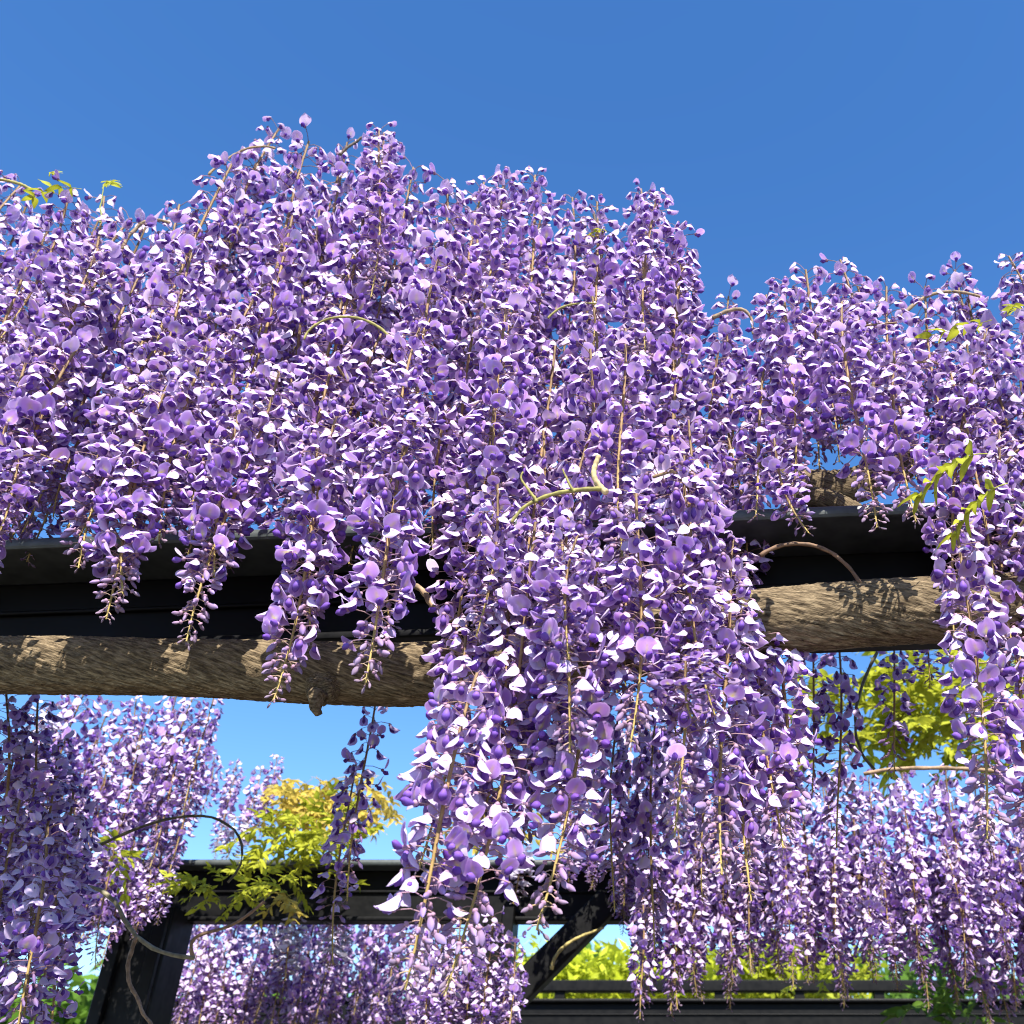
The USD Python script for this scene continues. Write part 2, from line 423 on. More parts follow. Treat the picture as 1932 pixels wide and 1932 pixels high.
def bevel_box(x0, x1, y0, y1, z0, z1, c=.006):
    import trimesh
    from shapely.geometry import box as sbox
    s = sbox(y0 + c, z0 + c, y1 - c, z1 - c).buffer(c, quad_segs=3)
    m = trimesh.creation.extrude_polygon(s, x1 - x0, engine='earcut')
    v = m.vertices.copy()
    m.vertices = np.stack([v[:, 2] + x0, v[:, 0], v[:, 1]], 1)
    return m


def beam(a, b, H, half, flange, name='beam', top='top_flange'):
    L = np.linalg.norm(np.asarray(b) - a)
    w = oriented(bevel_box(0, L, -.012, .03, -H, -.013), a, b)
    p = put(name, w.vertices, w.faces, M['paint'], pergola, smooth=30)
    fl = oriented(bevel_box(0, L, -half, half, -.012, .010, .009), a, b)
    put(top, fl.vertices, fl.faces, M['rail'] if flange else M['paint'], p, smooth=30)
    ln = oriented(bevel_box(0, L, -.022, -.0125, -H * .52, -H * .47, .003), a, b)
    put('rib', ln.vertices, ln.faces, M['paint'], p, smooth=30)
    lo = oriented(bevel_box(0, L, -half * .45, half * .45, -H - .012, -H + .003, .005), a, b)
    put('bottom_flange', lo.vertices, lo.faces, M['paint'], p, smooth=30)
    return p


dirx = (pr - pl) / np.linalg.norm(pr - pl)
# frame() gives +y to the left of the run, i.e. away from the camera, so -half faces the camera
beam(pl - dirx * .8, pr + dirx * .9, .155, .13, True)
YM = (ZB - EYE[2]) / (ray(1000, 1626)[2] / ray(1000, 1626)[1])
ml, mr = at(-260, 1626, YM) + [0, .08, 0], at(2300, 1626, YM) + [0, .08, 0]
beam(ml, mr, .17, .08, True)
YF = (ZB - EYE[2]) / (ray(1200, 1884)[2] / ray(1200, 1884)[1])
beam(at(200, 1889, YF), at(2400, 1889, YF), .15, .05, False)
a, b = at(200, 1851, YF), at(2400, 1851, YF)
w = oriented(bevel_box(0, np.linalg.norm(b - a), -.05, .05, -.062, 0), a, b)
put('rail', w.vertices, w.faces, M['paint'], pergola, smooth=30)
for px in (700, 850, 1057, 1207, 1357, 1507, 1657, 1807, 1957):
    c0 = at(px, 1869, YF)
    h = c0[2] - at(px, 1885, YF)[2]
    m = bevel_box(-.03, .03, -.03, .03, -h - .02, .005); m.apply_translation(c0)
    put('spacer', m.vertices, m.faces, M['paint'], pergola, smooth=30)


def post(px, py, Y, w, h0=None):
    c0 = at(px, py, Y)
    import trimesh
    m = bevel_box(-c0[2], 0, -w / 2, w / 2, -w / 2, w / 2, .012)
    v = m.vertices.copy(); m.vertices = np.stack([v[:, 1], v[:, 2], v[:, 0]], 1) + c0
    m.invert() if m.volume < 0 else None
    p = put('post', m.vertices, m.faces, M['paint'], pergola, smooth=30)
    for sx in (-1, 1):
        q = bevel_box(-c0[2], 0, -.02, .02, -.012, .012, .005); v = q.vertices.copy()
        q.vertices = np.stack([v[:, 1] + sx * w * .36, v[:, 2] - w / 2 - .013, v[:, 0]], 1) + c0
        put('edge_strip', q.vertices, q.faces, M['paint'], p, smooth=30)


post(300, 1722, YM + .02, .18)
post(940, 1722, YM + .08, .13)
a, b = at(1150, 1700, YM + .04), at(930, 1920, YM + .04)
w = oriented(bevel_box(0, np.linalg.norm(b - a), -.04, .04, -.045, .045, .01), a, b)
put('brace', w.vertices, w.faces, M['paint'], pergola, smooth=30)
for dx, Y in ((-.9, YF),):
    post(640, 1900, YF, .16); post(1990, 1900, YF, .2)

# ------------------------------------------------------------------ the old trunk along the front beam
def trunk(name, pts, radius, label, parts=(), seed=5, twist=6.5, n=700, s=150):
    C = spline(pts, n)
    t = np.gradient(C, axis=0); t /= np.linalg.norm(t, axis=1, keepdims=True)
    a = np.cross(t, [0, 0, 1.]); a /= np.linalg.norm(a, axis=1, keepdims=True); b = np.cross(a, t)
    ang = np.arange(s) * 2 * np.pi / s
    d = np.concatenate([[0], np.cumsum(np.linalg.norm(np.diff(C, axis=0), axis=1))])
    A, D = np.meshgrid(ang, d)
    r0 = np.interp(d / d[-1], np.linspace(0, 1, len(radius)), radius)[:, None]
    TW = A + twist * D + .22 * (meshkit.fbm(np.stack([np.cos(A) * 1.5, np.sin(A) * 1.5, D * 4], -1), 3, seed + 21) - .5)
    q = np.stack([np.cos(TW), np.sin(TW), D * 0], -1)
    u = np.stack([np.cos(TW) * 7, np.sin(TW) * 7, D * 7.0], -1)
    u2 = np.stack([np.cos(TW) * 17, np.sin(TW) * 17, D * 34.0], -1)
    rid = np.abs(meshkit.fbm(u, 3, seed) - .5) * 2
    rid2 = np.abs(meshkit.noise(u2, seed + 9) - .5) * 2
    rr = r0 * (1 + .10 * (meshkit.noise(np.stack([np.cos(A) * 1.2, np.sin(A) * 1.2, D * 5], -1), seed + 3) - .5)) - .0024 * rid * (r0 / .05) - .0026 * rid2 - .002 * (meshkit.noise(np.stack([np.cos(A) * 9, np.sin(A) * 9, D * 120], -1), seed + 30) - .5)
    v = C[:, None] + rr[..., None] * (np.cos(A)[..., None] * a[:, None] + np.sin(A)[..., None] * b[:, None])
    v = v.reshape(-1, 3)
    i, j = np.meshgrid(np.arange(n - 1), np.arange(s), indexing='ij')
    f = np.stack([i * s + j, i * s + (j + 1) % s, (i + 1) * s + (j + 1) % s, (i + 1) * s + j], -1).reshape(-1, 4)
    f = np.vstack([f[:, [0, 1, 2]], f[:, [0, 2, 3]]])
    e = (n - 1) * s; k = np.arange(s); m = len(v); v = np.vstack([v, C[0], C[-1]])
    f = np.vstack([f, np.stack([np.full(s, m), k, (k + 1) % s], 1), np.stack([np.full(s, m + 1), e + (k + 1) % s, e + k], 1)])
    tw = np.stack([D, np.cos(TW) * .05, np.sin(TW) * .05], -1).reshape(-1, 3); tw = np.vstack([tw, tw[:1], tw[-1:]])
    root = thing(name, label, 'vine')
    put('bark', v, f, M['bark'], root, (0, 0, 0), extra=tw)
    return root, C, d


def beam_y(px, py):           # distance of the front beam's plane along a sight line
    d = ray(px, py); nrm = np.array([-dirx[1], dirx[0], 0])
    return d[1] * np.dot(pl - EYE, nrm) / np.dot(d, nrm)


lg = [(-330, 1235), (-60, 1253), (300, 1258), (600, 1268), (780, 1272), (1000, 1252), (1250, 1205), (1480, 1170), (1790, 1150), (2150, 1128)]
logpts = [at(x, y, beam_y(x, y) - .115) for x, y in lg]
trunk_path, LC, LD = trunk('old_vine', logpts, [.047, .0465, .047, .050, .053, .053, .053], 'old brown wisteria trunk with twisted bark running along the front of the beam', seed=5)
# the knot with its broken stub
kc = at(603, 1290, beam_y(603, 1290) - .165)
u = np.random.default_rng(3)
kv, kf = [], []
import trimesh
kn = trimesh.creation.icosphere(4, 1.0)
q = kn.vertices.copy()
rad = 1 + .5 * (meshkit.fbm(q * 3.3, 4, 2) - .5) - .25 * np.exp(-((q[:, 1] + .9) ** 2 + q[:, 0] ** 2) * 6)
kn.vertices = q * rad[:, None] * np.array([.027, .024, .027]) + kc + np.array([0, .02, .004])
put('knot', kn.vertices, kn.faces, M['bark'], trunk_path, (0, 0, 0), extra=q * .05 + np.array([0, .02, 0]))
sv, sf = tube(spline([kc + [0, 0, -.015], kc + [.002, -.004, -.035], kc + [.008, -.002, -.05]], 8), [.014, .013, .012, .010, .009, .008, .007, .005], 9)
sv = sv + (meshkit.noise(sv * 300, 4)[:, None] - .5) * .005
put('broken_stub', sv, sf, M['bark'], trunk_path, (0, 0, 0), extra=sv)
# a second old stem on top of the beam at the right
yy = beam_y(1560, 930)
trunk('old_vine', [at(1440, 880, yy + .06), at(1510, 915, yy + .03), at(1570, 922, yy + .02), at(1640, 905, yy + .06), at(1720, 880, yy + .15)], [.028, .034, .036, .032],
      'short gnarled grey wisteria stem lying on top of the beam between hanging flowers', seed=8, twist=14, n=160, s=48)
trunk('old_vine', [at(1490, 968, yy - .02), at(1540, 940, yy - .03), at(1590, 958, yy - .03), at(1640, 975, yy + .02)], [.014, .02, .022, .016],
      'thin forked wisteria stem curling over the top edge of the beam', seed=12, twist=14, n=100, s=36)

# ------------------------------------------------------------------ flowers: the front mass
def prof(table):
    x, y = np.array(table, float).T
    return lambda q: float(np.interp(q, x, y))


SKY = prof([(-120, 320), (0, 335), (50, 330), (100, 360), (200, 385), (300, 410), (345, 390), (400, 310), (500, 260), (570, 265), (640, 300), (680, 240), (740, 245), (790, 320),
            (850, 365), (900, 330), (950, 325), (1000, 340), (1050, 355), (1100, 360), (1135, 410), (1180, 375), (1240, 350), (1285, 365), (1320, 480), (1345, 545), (1400, 590), (1440, 550),
            (1500, 525), (1580, 505), (1650, 515), (1690, 565), (1730, 560), (1790, 515), (1850, 500), (1932, 505), (2050, 520)])
LOW = prof([(-120, 1140), (0, 1090), (60, 1050), (150, 1045), (300, 1055), (400, 1045), (600, 1050), (790, 1010), (850, 1020), (920, 1150), (1000, 1230), (1150, 1330), (1300, 1420),
            (1400, 1330), (1450, 1000), (1500, 930), (1560, 890), (1640, 900), (1750, 900), (1790, 960), (1830, 1100), (1932, 1200), (2050, 1250)])
BULGE = prof([(-120, 0), (700, 0), (950, .22), (1200, .27), (1380, .22), (1480, .05), (1780, .05), (1900, .15), (2050, .15)])


def surface(px, py):
    """How far away the front of the flower mass is."""
    s, l = SKY(px), LOW(px)
    k = np.clip((py - s) / max(l - s, 1), 0, 1.2)
    return 1.56 - .22 * k ** .8 - BULGE(px) * k ** 1.2


def region(px):
    return ('left edge heap', 'tallest heap', 'wide middle heap', 'low right heap')[0 if px < 350 else 1 if px < 830 else 2 if px < 1330 else 3]


HEROES = [   # top x, y, bottom x, y, distance or None for the surface, label
    (185, 470, -5, 960, None, 'long lavender raceme with a bare tan stem hanging at the left edge of the heap'),
    (275, 720, 148, 1072, None, 'thin raceme with a pale yellow budded tip just below the left beam edge'),
    (330, 700, 200, 1168, None, 'raceme hanging in front of the black beam, second from the left, tip near the trunk'),
    (530, 690, 352, 1210, None, 'raceme with loose buds whose tip touches the upper edge of the trunk on the left'),
    (640, 770, 516, 1322, None, 'raceme crossing the trunk just left of its knot'),
    (770, 800, 690, 1288, None, 'narrow raceme of small buds crossing the trunk just right of its knot'),
    (1010, 985, 838, 1880, 1.17, 'longest raceme at front, large open flowers, tan stem, hanging below the middle heap'),
    (900, 1270, 764, 1868, 1.16, 'low front raceme with big flowers and plump buds, left of the longest raceme'),
    (1130, 1040, 1012, 1755, 1.20, 'front raceme ending over the distant beam, bare stem curved at its tip'),
    (1290, 860, 1272, 1580, 1.20, 'long raceme with a straight tan stem hanging at the right of the middle heap'),
    (1378, 1060, 1362, 1650, 1.24, 'sparse raceme with tan stem and grey buds right of the straight one'),
    (1432, 1180, 1478, 1600, 1.38, 'slender raceme with few flowers, dark stem curving at the bottom, beside the grey budded one'),
    (1588, 570, 1655, 995, None, 'raceme over the right beam ending in a tan budded tip below the beam edge'),
    (1690, 640, 1728, 985, None, 'raceme with a curled bare tip over the right part of the beam'),
    (1480, 530, 1497, 955, None, 'raceme hanging beside the gnarled grey stem on the beam'),
    (1862, 620, 1800, 1225, 1.34, 'raceme hanging over the right end of the trunk with scattered open flowers'),
    (1805, 990, 1862, 1590, 1.25, 'separate raceme with large flowers hanging in front of the yellow leaves at right'),
    (1885, 820, 1930, 1290, 1.34, 'raceme at the right edge crossing beam and trunk'),
    (950, 330, 905, 640, None, 'raceme with a bright tan stem under the crest right of the tallest peak'),
    (1240, 365, 1222, 700, None, 'raceme under the pointed crest on the right of the middle heap'),
    (715, 245, 700, 560, None, 'raceme crowning the tallest peak of the flower mass'),
    (960, 540, 930, 980, None, 'raceme with large open flowers in the middle of the heap'),
    (1180, 620, 1175, 1050, None, 'raceme with broad lilac flowers above the pale green twig'),
    (880, 900, 850, 1290, 1.30, 'pale budded raceme beside the gap where the beam shows at left of middle heap'),
    (455, 760, 405, 1090, None, 'short budded raceme between two longer ones before the left part of the beam'),
    (255, 840, 232, 1120, None, 'slim raceme beside the second one from the left, before the beam'),
    (600, 830, 585, 1180, None, 'raceme of open flowers left of the raceme that crosses the trunk'),
    (715, 790, 735, 1180, None, 'raceme with violet flowers in front of the beam right of the knot'),
    (395, 640, 300, 1020, None, 'raceme of the left heap reaching the top edge of the beam'),
    (60, 640, -30, 1120, None, 'raceme at the very left edge hanging down over the beam end'),
    (960, 1090, 905, 1560, 1.22, 'raceme with big lilac flowers behind the longest front raceme'),
    (880, 1180, 790, 1640, 1.24, 'full raceme of open flowers at the left side of the low front group'),
    (1010, 1190, 985, 1600, 1.25, 'raceme with drooping buds between the longest raceme and the one ending over the beam'),
    (1450, 1130, 1492, 1560, 1.42, 'raceme hanging past the trunk right of the middle heap, before the dark shaded ones'),
    (1400, 1250, 1418, 1700, 1.40, 'slim low raceme hanging behind the grey budded one'),
    (1925, 1150, 1965, 1640, 1.36, 'raceme hanging below the trunk at the very right edge'),
    (1060, 1020, 1075, 1420, 1.16, 'raceme of large rounded flowers in front of the trunk at centre'),
    (1200, 930, 1190, 1400, 1.17, 'raceme with broad purple flowers just left of the straight tan stem'),
]
heroes_at = []
for k, (x0, y0, x1, y1, Y, lab) in enumerate(HEROES):
    if Y is None: Y = surface(x0, (y0 + y1) / 2) - .10
    top, bot = at(x0, y0, Y), at(x1, y1, Y)
    raceme(None, top, bot, lab)

count = {}
FAR = []     # too many and too small, or behind the others: drawn as one stuff
front = {}
for layer in range(2):
    for px in np.arange(-190, 2040, 82 if layer == 0 else 92):
        row, push = 0, (.10 if int(round((px + 190) / 82)) % 2 else -.09) * (layer == 0) + rng.uniform(-.05, .05)
        line = lambda y: CX + (px - CX) * (y + 2009) / 2660        # a plumb line through (px, 650)
        y0 = SKY(line(SKY(px)))
        while True:
            y = y0 - 22 + row * (150 if layer == 0 else 135) + rng.uniform(-35, 45) + layer * 45
            x = line(y) + rng.uniform(-16, 16)
            y = max(y, max(SKY(x - 34), SKY(x), SKY(x + 34)) - 22 + layer * 45)
            low = LOW(x)
            if y > low - 150 or row > 9: break
            yb = min(y + rng.uniform(340, 560) * (1 if row else .85), low + rng.uniform(-80, 35))
            Y = surface(x, y + 80) + push + rng.uniform(-.03, .03) + layer * .2
            top = at(x, y, Y)
            lean = rng.normal(0, .015, 2)
            bot = at(x + (x - CX) / (y + 2009) * (yb - y), yb, Y) + np.array([lean[0], lean[1], 0])
            if layer: FAR.append((top, bot))
            else: front.setdefault(region(x), []).append((row, x, top, bot))
            row += 1
for reg, items in front.items():
    count[reg] = len(items)
    ranked(items, SHORT + LONG, 'lavender raceme of the ' + reg, 'racemes of the ' + reg)

# shaded racemes that hang under the pergola, behind the front beam
for x0, y0, x1, y1, Y, lab in [
    (712, 1300, 655, 1700, 2.1, 'shaded dark raceme hanging under the trunk against the blue gap'),
    (672, 1440, 628, 1820, 2.3, 'shaded dark raceme hanging left of the longest front raceme'),
    (1535, 1190, 1532, 1500, 1.88, 'dark shaded raceme under the right trunk, left one of three before the leaves'),
    (1580, 1190, 1578, 1600, 1.88, 'dark shaded raceme with a long black stem under the right trunk before the leaves'),
    (1686, 1190, 1688, 1470, 1.88, 'dark shaded raceme under the right trunk, right one of three before the leaves'),
    (1758, 1190, 1754, 1300, 1.88, 'small sparse dark raceme against the blue at the right end of the trunk'),
    (1180, 1290, 1160, 1720, 2.0, 'shaded violet raceme behind the middle heap, left of the straight tan stem'),
    (1240, 1330, 1235, 1800, 2.05, 'shaded violet raceme directly behind the straight tan stem'),
    (1330, 1340, 1325, 1700, 2.2, 'shaded raceme behind the grey budded raceme'),
    (10, 1290, -30, 1700, 1.8, 'blue shaded raceme at the left edge under the trunk'),
    (75, 1290, 40, 1600, 1.85, 'dark shaded raceme under the left end of the trunk'),
    (110, 1400, 60, 1800, 1.95, 'blue violet shaded raceme near the left edge, beside the sunny hanging curtain'),
    (40, 1500, -10, 1930, 1.8, 'shaded raceme at lower left with a bright yellow stem'),
    (90, 1560, 30, 1960, 1.75, 'shaded low raceme with sparse grey buds in the lower left corner'),
    (150, 1560, 100, 1880, 2.05, 'shaded raceme hanging in front of the post at lower left'),
    (60, 1700, 20, 2060, 1.85, 'violet shaded raceme leaving the picture at the bottom left'),
    (130, 1600, 85, 2030, 1.95, 'long shaded raceme left of the post reaching the bottom edge'),
    (-10, 1640, -60, 2000, 1.8, 'blue shaded raceme cut by the lower left corner'),
    (120, 1690, 60, 1960, 1.9, 'shaded violet raceme left of the dark post near the bottom'),
    (30, 1400, -20, 1760, 1.9, 'blue shaded raceme behind the yellow stemmed one at left'),
    (140, 1480, 90, 1790, 2.0, 'blue shaded raceme between the left edge and the sunny curtain'),
    (215, 1600, 180, 1830, 2.6, 'shaded raceme before the top of the dark post'),
]:
    raceme(SPARSE if 'dark' in lab else SHORT[:4] + LONG, at(x0, y0, Y), at(x1, y1, Y), lab)

# ------------------------------------------------------------------ flowers further back
def curtain(x0, x1, dx, tops, lens, Y, text, grp, low, spread=.25, many=0., start=lambda x: 0):
    items = []
    for j, y0 in enumerate(tops):
        for px in np.arange(x0, x1, dx):
            x = px + (px - CX) / 3500 * (y0 - tops[0]) + rng.uniform(-dx, dx) * .2; y = y0 + rng.uniform(-35, 35)
            yb = min(y + rng.uniform(*lens), low(x) + rng.uniform(-50, 20))
            if yb - y < 90 or y < start(x): continue
            yy = Y + rng.uniform(-spread, spread)
            top, bot = at(x, y, yy), at(x + (x - CX) / (y + 2009) * (yb - y), yb, yy)
            if rng.random() < many: FAR.append((top, bot))
            else: items.append((j, x, top, bot))
    count[grp] = len(items)
    for row in sorted({i[0] for i in items}):
        for k, i in enumerate(sorted((i for i in items if i[0] == row), key=lambda i: i[1])):
            raceme(SHORT[:4] + LONG, i[2], i[3], f'{text}, ' + (f'{ordinal(row)} row down, ' if len(tops) > 1 else '') + f'{ordinal(k)} from left', grp)


curtain(1085, 2020, 46, (1330, 1410, 1490, 1570, 1650, 1700), (250, 360), YM - .25, 'small lavender raceme of the curtain behind at right',
        'racemes of the curtain at the lower right', prof([(1080, 1660), (1170, 1690), (1200, 1915), (1350, 1900), (1480, 1850), (1560, 1900), (1640, 1850), (1700, 1890), (1760, 1920), (1860, 1930), (2020, 1930)]), .22, .7,
        prof([(1080, 0), (1440, 0), (1500, 1410), (2020, 1440)]))
curtain(1480, 2000, 74, (1475, 1580), (230, 300), YM - .55, 'small lavender raceme of the nearer curtain at lower right', 'racemes of the nearer curtain at the lower right', prof([(1400, 1850), (1540, 1900), (1700, 1880), (1860, 1930), (2000, 1930)]), .1, .6)
curtain(130, 420, 40, (1300, 1380, 1460, 1540, 1610), (200, 300), 3.3, 'small lavender raceme of the sunlit curtain at left',
        'racemes of the curtain at the left', prof([(120, 1840), (250, 1830), (330, 1740), (400, 1640), (420, 1600)]), .2, .5)
curtain(150, 345, 34, (1660,), (110, 170), 3.2, 'small lavender raceme before the top of the dark post', 'racemes before the top of the post', prof([(120, 1850), (250, 1820), (345, 1770)]), .1)
curtain(410, 560, 38, (1450, 1500), (120, 170), 4.4, 'small pale raceme above the distant beam beside golden leaves', 'racemes above the distant beam', prof([(400, 1630), (560, 1620)]), .1)
curtain(330, 860, 34, (1670, 1725, 1780, 1850), (190, 300), 4.7, 'small lavender raceme below the distant beam', 'racemes below the distant beam', prof([(300, 1990), (1000, 1990)]), .3, .6)
curtain(830, 985, 34, (1735, 1800, 1870), (190, 290), YM - .3, 'small lavender raceme before the hidden post at lower centre', 'racemes at the lower centre', prof([(300, 1990), (1000, 1990)]), .12, .4)
for x, y, yb, Y, lab in [(560, 1735, 1850, 3.6, 'near white raceme below the distant beam, left of the dark racemes'), (978, 1590, 1705, 3.6, 'small white raceme in front of the distant beam at centre'),
                         (635, 1740, 1830, 3.7, 'small cream white raceme at the lower right of the yellow leaf sprays'), (445, 1540, 1625, 3.9, 'cream white raceme just above the distant beam at left'), (95, 1330, 1480, 2.9, 'greyish white raceme in the shade under the left end of the trunk')]:
    raceme(PALE, at(x, y, Y), at(x + (x - CX) / (y + 2009) * (yb - y), yb, Y), lab, None, wide=1.1)
if FAR:
    pi_path = numbered('distant_racemes', '/World')
    pi = UsdGeom.PointInstancer.Define(stage, pi_path)
    LEN = .36
    for k in range(3):
        v, f, c = raceme_prototype('', LEN, 88, False, 400 + k, False, .0245, one_mesh=True)
        put('raceme', v, f, M['banner'], pi_path, c)
    pi.CreatePrototypesRel().SetTargets([Sdf.Path(pi_path + '/raceme' + s) for s in ('', '_001', '_002')])
    pos, ori, sca = [], [], []
    for top, bot in FAR:
        L = np.linalg.norm(top - bot); sp = rng.uniform(0, 6.28)
        q = Gf.Rotation(Gf.Vec3d(0, 0, 1), math.degrees(sp)).GetQuat()
        pos.append(Gf.Vec3f(*map(float, top))); ori.append(Gf.Quath(q)); s = float(np.clip((L / LEN) ** .5, .75, 1.2)); sca.append(Gf.Vec3f(s, s, L / LEN))
    pi.CreatePositionsAttr(pos); pi.CreateOrientationsAttr(ori); pi.CreateScalesAttr(sca); pi.CreateProtoIndicesAttr([int(k) for k in rng.integers(0, 3, len(FAR))])
    tag(pi_path, 'mass of small lavender wisteria racemes filling in the curtains behind the front beam', 'flower mass', None, 'stuff')

# ------------------------------------------------------------------ leaves
def leaflet(L, w, r, col):
    n = 6
    t = np.linspace(0, 1, n); k = np.sin(np.pi * t ** .8) ** .8 * (1 - .25 * t)
    droop = r.uniform(.1, .5)
    x, z = L * t, -droop * L * t ** 2
    fold = r.uniform(.15, .5)
    rows = []
    for s in (-1, 0, 1):
        rows.append(np.stack([x, s * w * k, z + abs(s) * fold * w * k + .04 * L * np.sin(t * 7 + s) * abs(s)], 1))
    v = np.stack(rows, 1).reshape(-1, 3)
    c = np.clip(col * np.array([1, 1, 1]) * np.repeat([.92, 1.08, .92], 1)[None, :, None].repeat(n, 0).reshape(-1, 1) * r.normal(1, .08), 0, .9)
    return v, grid_faces(3, n), c


def leaf_prototype(path, pairs, length, col, seed, leaf=.055):
    r = np.random.default_rng(seed)
    stage.CreateClassPrim(path)
    s = np.linspace(0, 1, 9)
    P = np.stack([length * s, .02 * np.sin(s * 3 + seed), -length * .35 * s ** 2], 1)
    sv, sf = tube(P, np.linspace(.0016, .0007, 9), 4)
    put('leaf_stalk', sv, sf, M['stem'], path, np.array(col) * .8)
    for i in range(pairs):
        t = .22 + .76 * i / max(pairs - 1, 1)
        p = np.array([np.interp(t, s, P[:, k]) for k in range(3)])
        for side in (-1, 1):
            a = side * math.radians(r.uniform(45, 80) - 25 * t); e = math.radians(r.uniform(-35, 20))
            d = np.array([math.cos(a) * math.cos(e), math.sin(a) * math.cos(e), math.sin(e)])
            L = leaf * r.uniform(.8, 1.15) * (1 - .25 * abs(t - .5))
            v, f, c = leaflet(L, L * .24, r, np.array(col))
            R = frame(d); ro = r.normal(0, .5); R = R @ np.array([[1, 0, 0], [0, math.cos(ro), -math.sin(ro)], [0, math.sin(ro), math.cos(ro)]])
            put('leaflet', v @ R.T + p, f, M['green'], path, c)
    v, f, c = leaflet(leaf, leaf * .24, r, np.array(col)); put('leaflet', v + P[-1], f, M['green'], path, c)
    return path


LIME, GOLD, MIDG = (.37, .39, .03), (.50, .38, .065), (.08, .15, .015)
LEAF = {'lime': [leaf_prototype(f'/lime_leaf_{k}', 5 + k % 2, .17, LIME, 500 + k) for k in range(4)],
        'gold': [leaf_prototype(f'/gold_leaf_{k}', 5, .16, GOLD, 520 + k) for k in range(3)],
        'green': [leaf_prototype(f'/green_leaf_{k}', 6, .2, MIDG, 540 + k, .055) for k in range(3)]}


def leaf(kind, pos, az, el, scale, label, group=None):
    d = np.array([math.cos(az) * math.cos(el), math.sin(az) * math.cos(el), math.sin(el)])
    R = frame(d) * scale
    m = np.eye(4); m[:3, :3] = R; m[:3, 3] = pos
    return copy_of(LEAF[kind][rng.integers(len(LEAF[kind]))], 'leaf_spray', label, 'leaves', group, m)


def leaf_patch(kind, x0, x1, y0, y1, n, Y, spread, scale, text, group, el=(-.5, .8)):
    rows = max(1, round(n / 18))
    spots = sorted(((rng.uniform(x0, x1), rng.uniform(y0, y1)) for _ in range(n)), key=lambda p: p[1])
    for j in range(rows):
        for k, (x, y) in enumerate(sorted(spots[j * n // rows:(j + 1) * n // rows])):
            leaf(kind, at(x, y, Y + rng.uniform(-spread, spread)), rng.uniform(0, 6.28), rng.uniform(*el), scale * rng.uniform(.8, 1.2),
                 text + (f', {ordinal(j)} row down' if rows > 1 else '') + f', {ordinal(k)} from left', group)


leaf_patch('lime', 1590, 1990, 1225, 1420, 135, YM + .1, .2, 1.2, 'yellow green leaf spray of the bright tangle at right', 'leaf sprays of the bright tangle at right')
leaf_patch('lime', 1500, 1640, 1330, 1420, 12, YM + .05, .1, 1.0, 'yellow green leaf spray left of the bright tangle', 'leaf sprays at the edge of the tangle')
leaf_patch('gold', 515, 715, 1462, 1535, 90, 4.2, .3, .85, 'golden leaf spray of the clump above the distant beam', 'golden leaf sprays above the distant beam', (-.7, .15))
leaf_patch('lime', 500, 665, 1545, 1655, 50, 3.4, .12, .7, 'lime leaf spray below the golden clump', 'lime leaf sprays over the distant beam')
leaf_patch('lime', 350, 560, 1660, 1695, 20, 2.9, .08, .5, 'lime leaf spray on the curved vine shoot', 'lime leaf sprays on the curved shoot')
leaf_patch('gold', 500, 560, 1665, 1700, 4, 2.9, .08, .6, 'golden leaf spray ending the curved vine shoot', 'golden sprays at the end of the curved shoot')
leaf_patch('gold', 880, 1000, 1490, 1580, 16, 4.3, .2, 1.2, 'golden leaf spray between front racemes at centre', 'golden leaf sprays at centre')
leaf_patch('lime', 215, 300, 1600, 1640, 3, 2.7, .1, .6, 'green leaf spray beside the sunny curtain at left', 'leaf sprays beside the left curtain')
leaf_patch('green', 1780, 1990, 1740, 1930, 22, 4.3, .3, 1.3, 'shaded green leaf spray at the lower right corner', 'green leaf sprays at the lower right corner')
leaf_patch('lime', 1500, 1620, 1810, 1865, 5, 4.7, .2, .7, 'lime leaf spray below the right raceme curtain', 'lime leaf sprays below the curtain')
for x, y, sc, az, el, kind, lab in [
    (150, 352, .55, 2.9, .2, 'lime', 'yellow leaf spray standing above the left heap against the sky'),
    (195, 350, .45, 1.9, 1.2, 'lime', 'pale upright young leaf spray at the crest of the left heap'),
    (88, 330, .25, 1.5, 1.3, 'lime', 'tiny pale leaf tuft at the crest near the left edge'),
    (1870, 600, .6, 2.6, .4, 'lime', 'bright yellow leaf spray near the right edge of the right heap'),
    (1925, 580, .45, 1.3, 1.0, 'lime', 'yellow leaflet spray at the right edge against the flowers'),
    (1860, 860, .75, 3.3, -.3, 'lime', 'drooping yellow leaf spray just above the beam at right'),
    (1900, 915, .6, 3.0, -.4, 'lime', 'lower yellow leaf spray touching the beam edge at right'),
    (1135, 430, .3, 2., .8, 'lime', 'small yellow leaf spray in the notch between middle and pointed crests'),
]:
    leaf(kind, at(x, y, surface(x, y) - .16), az, el, sc, lab)

# ------------------------------------------------------------------ thin branches
def branch(pts, Y, r0, r1, col, label, n=26):
    P = spline([at(x, y, Y + (z[0] if z else 0)) for x, y, *z in pts], n)
    P = P + (meshkit.noise(P * 45, 3)[:, None] - .5) * .004
    v, f = tube(P, np.linspace(r0, r1, n) * (1 + .12 * np.sin(np.arange(n) * 1.9)), 7)
    root = thing('vine_branch', label, 'branch')
    put('twig', v, f, M['branch'], root, col)
    return root


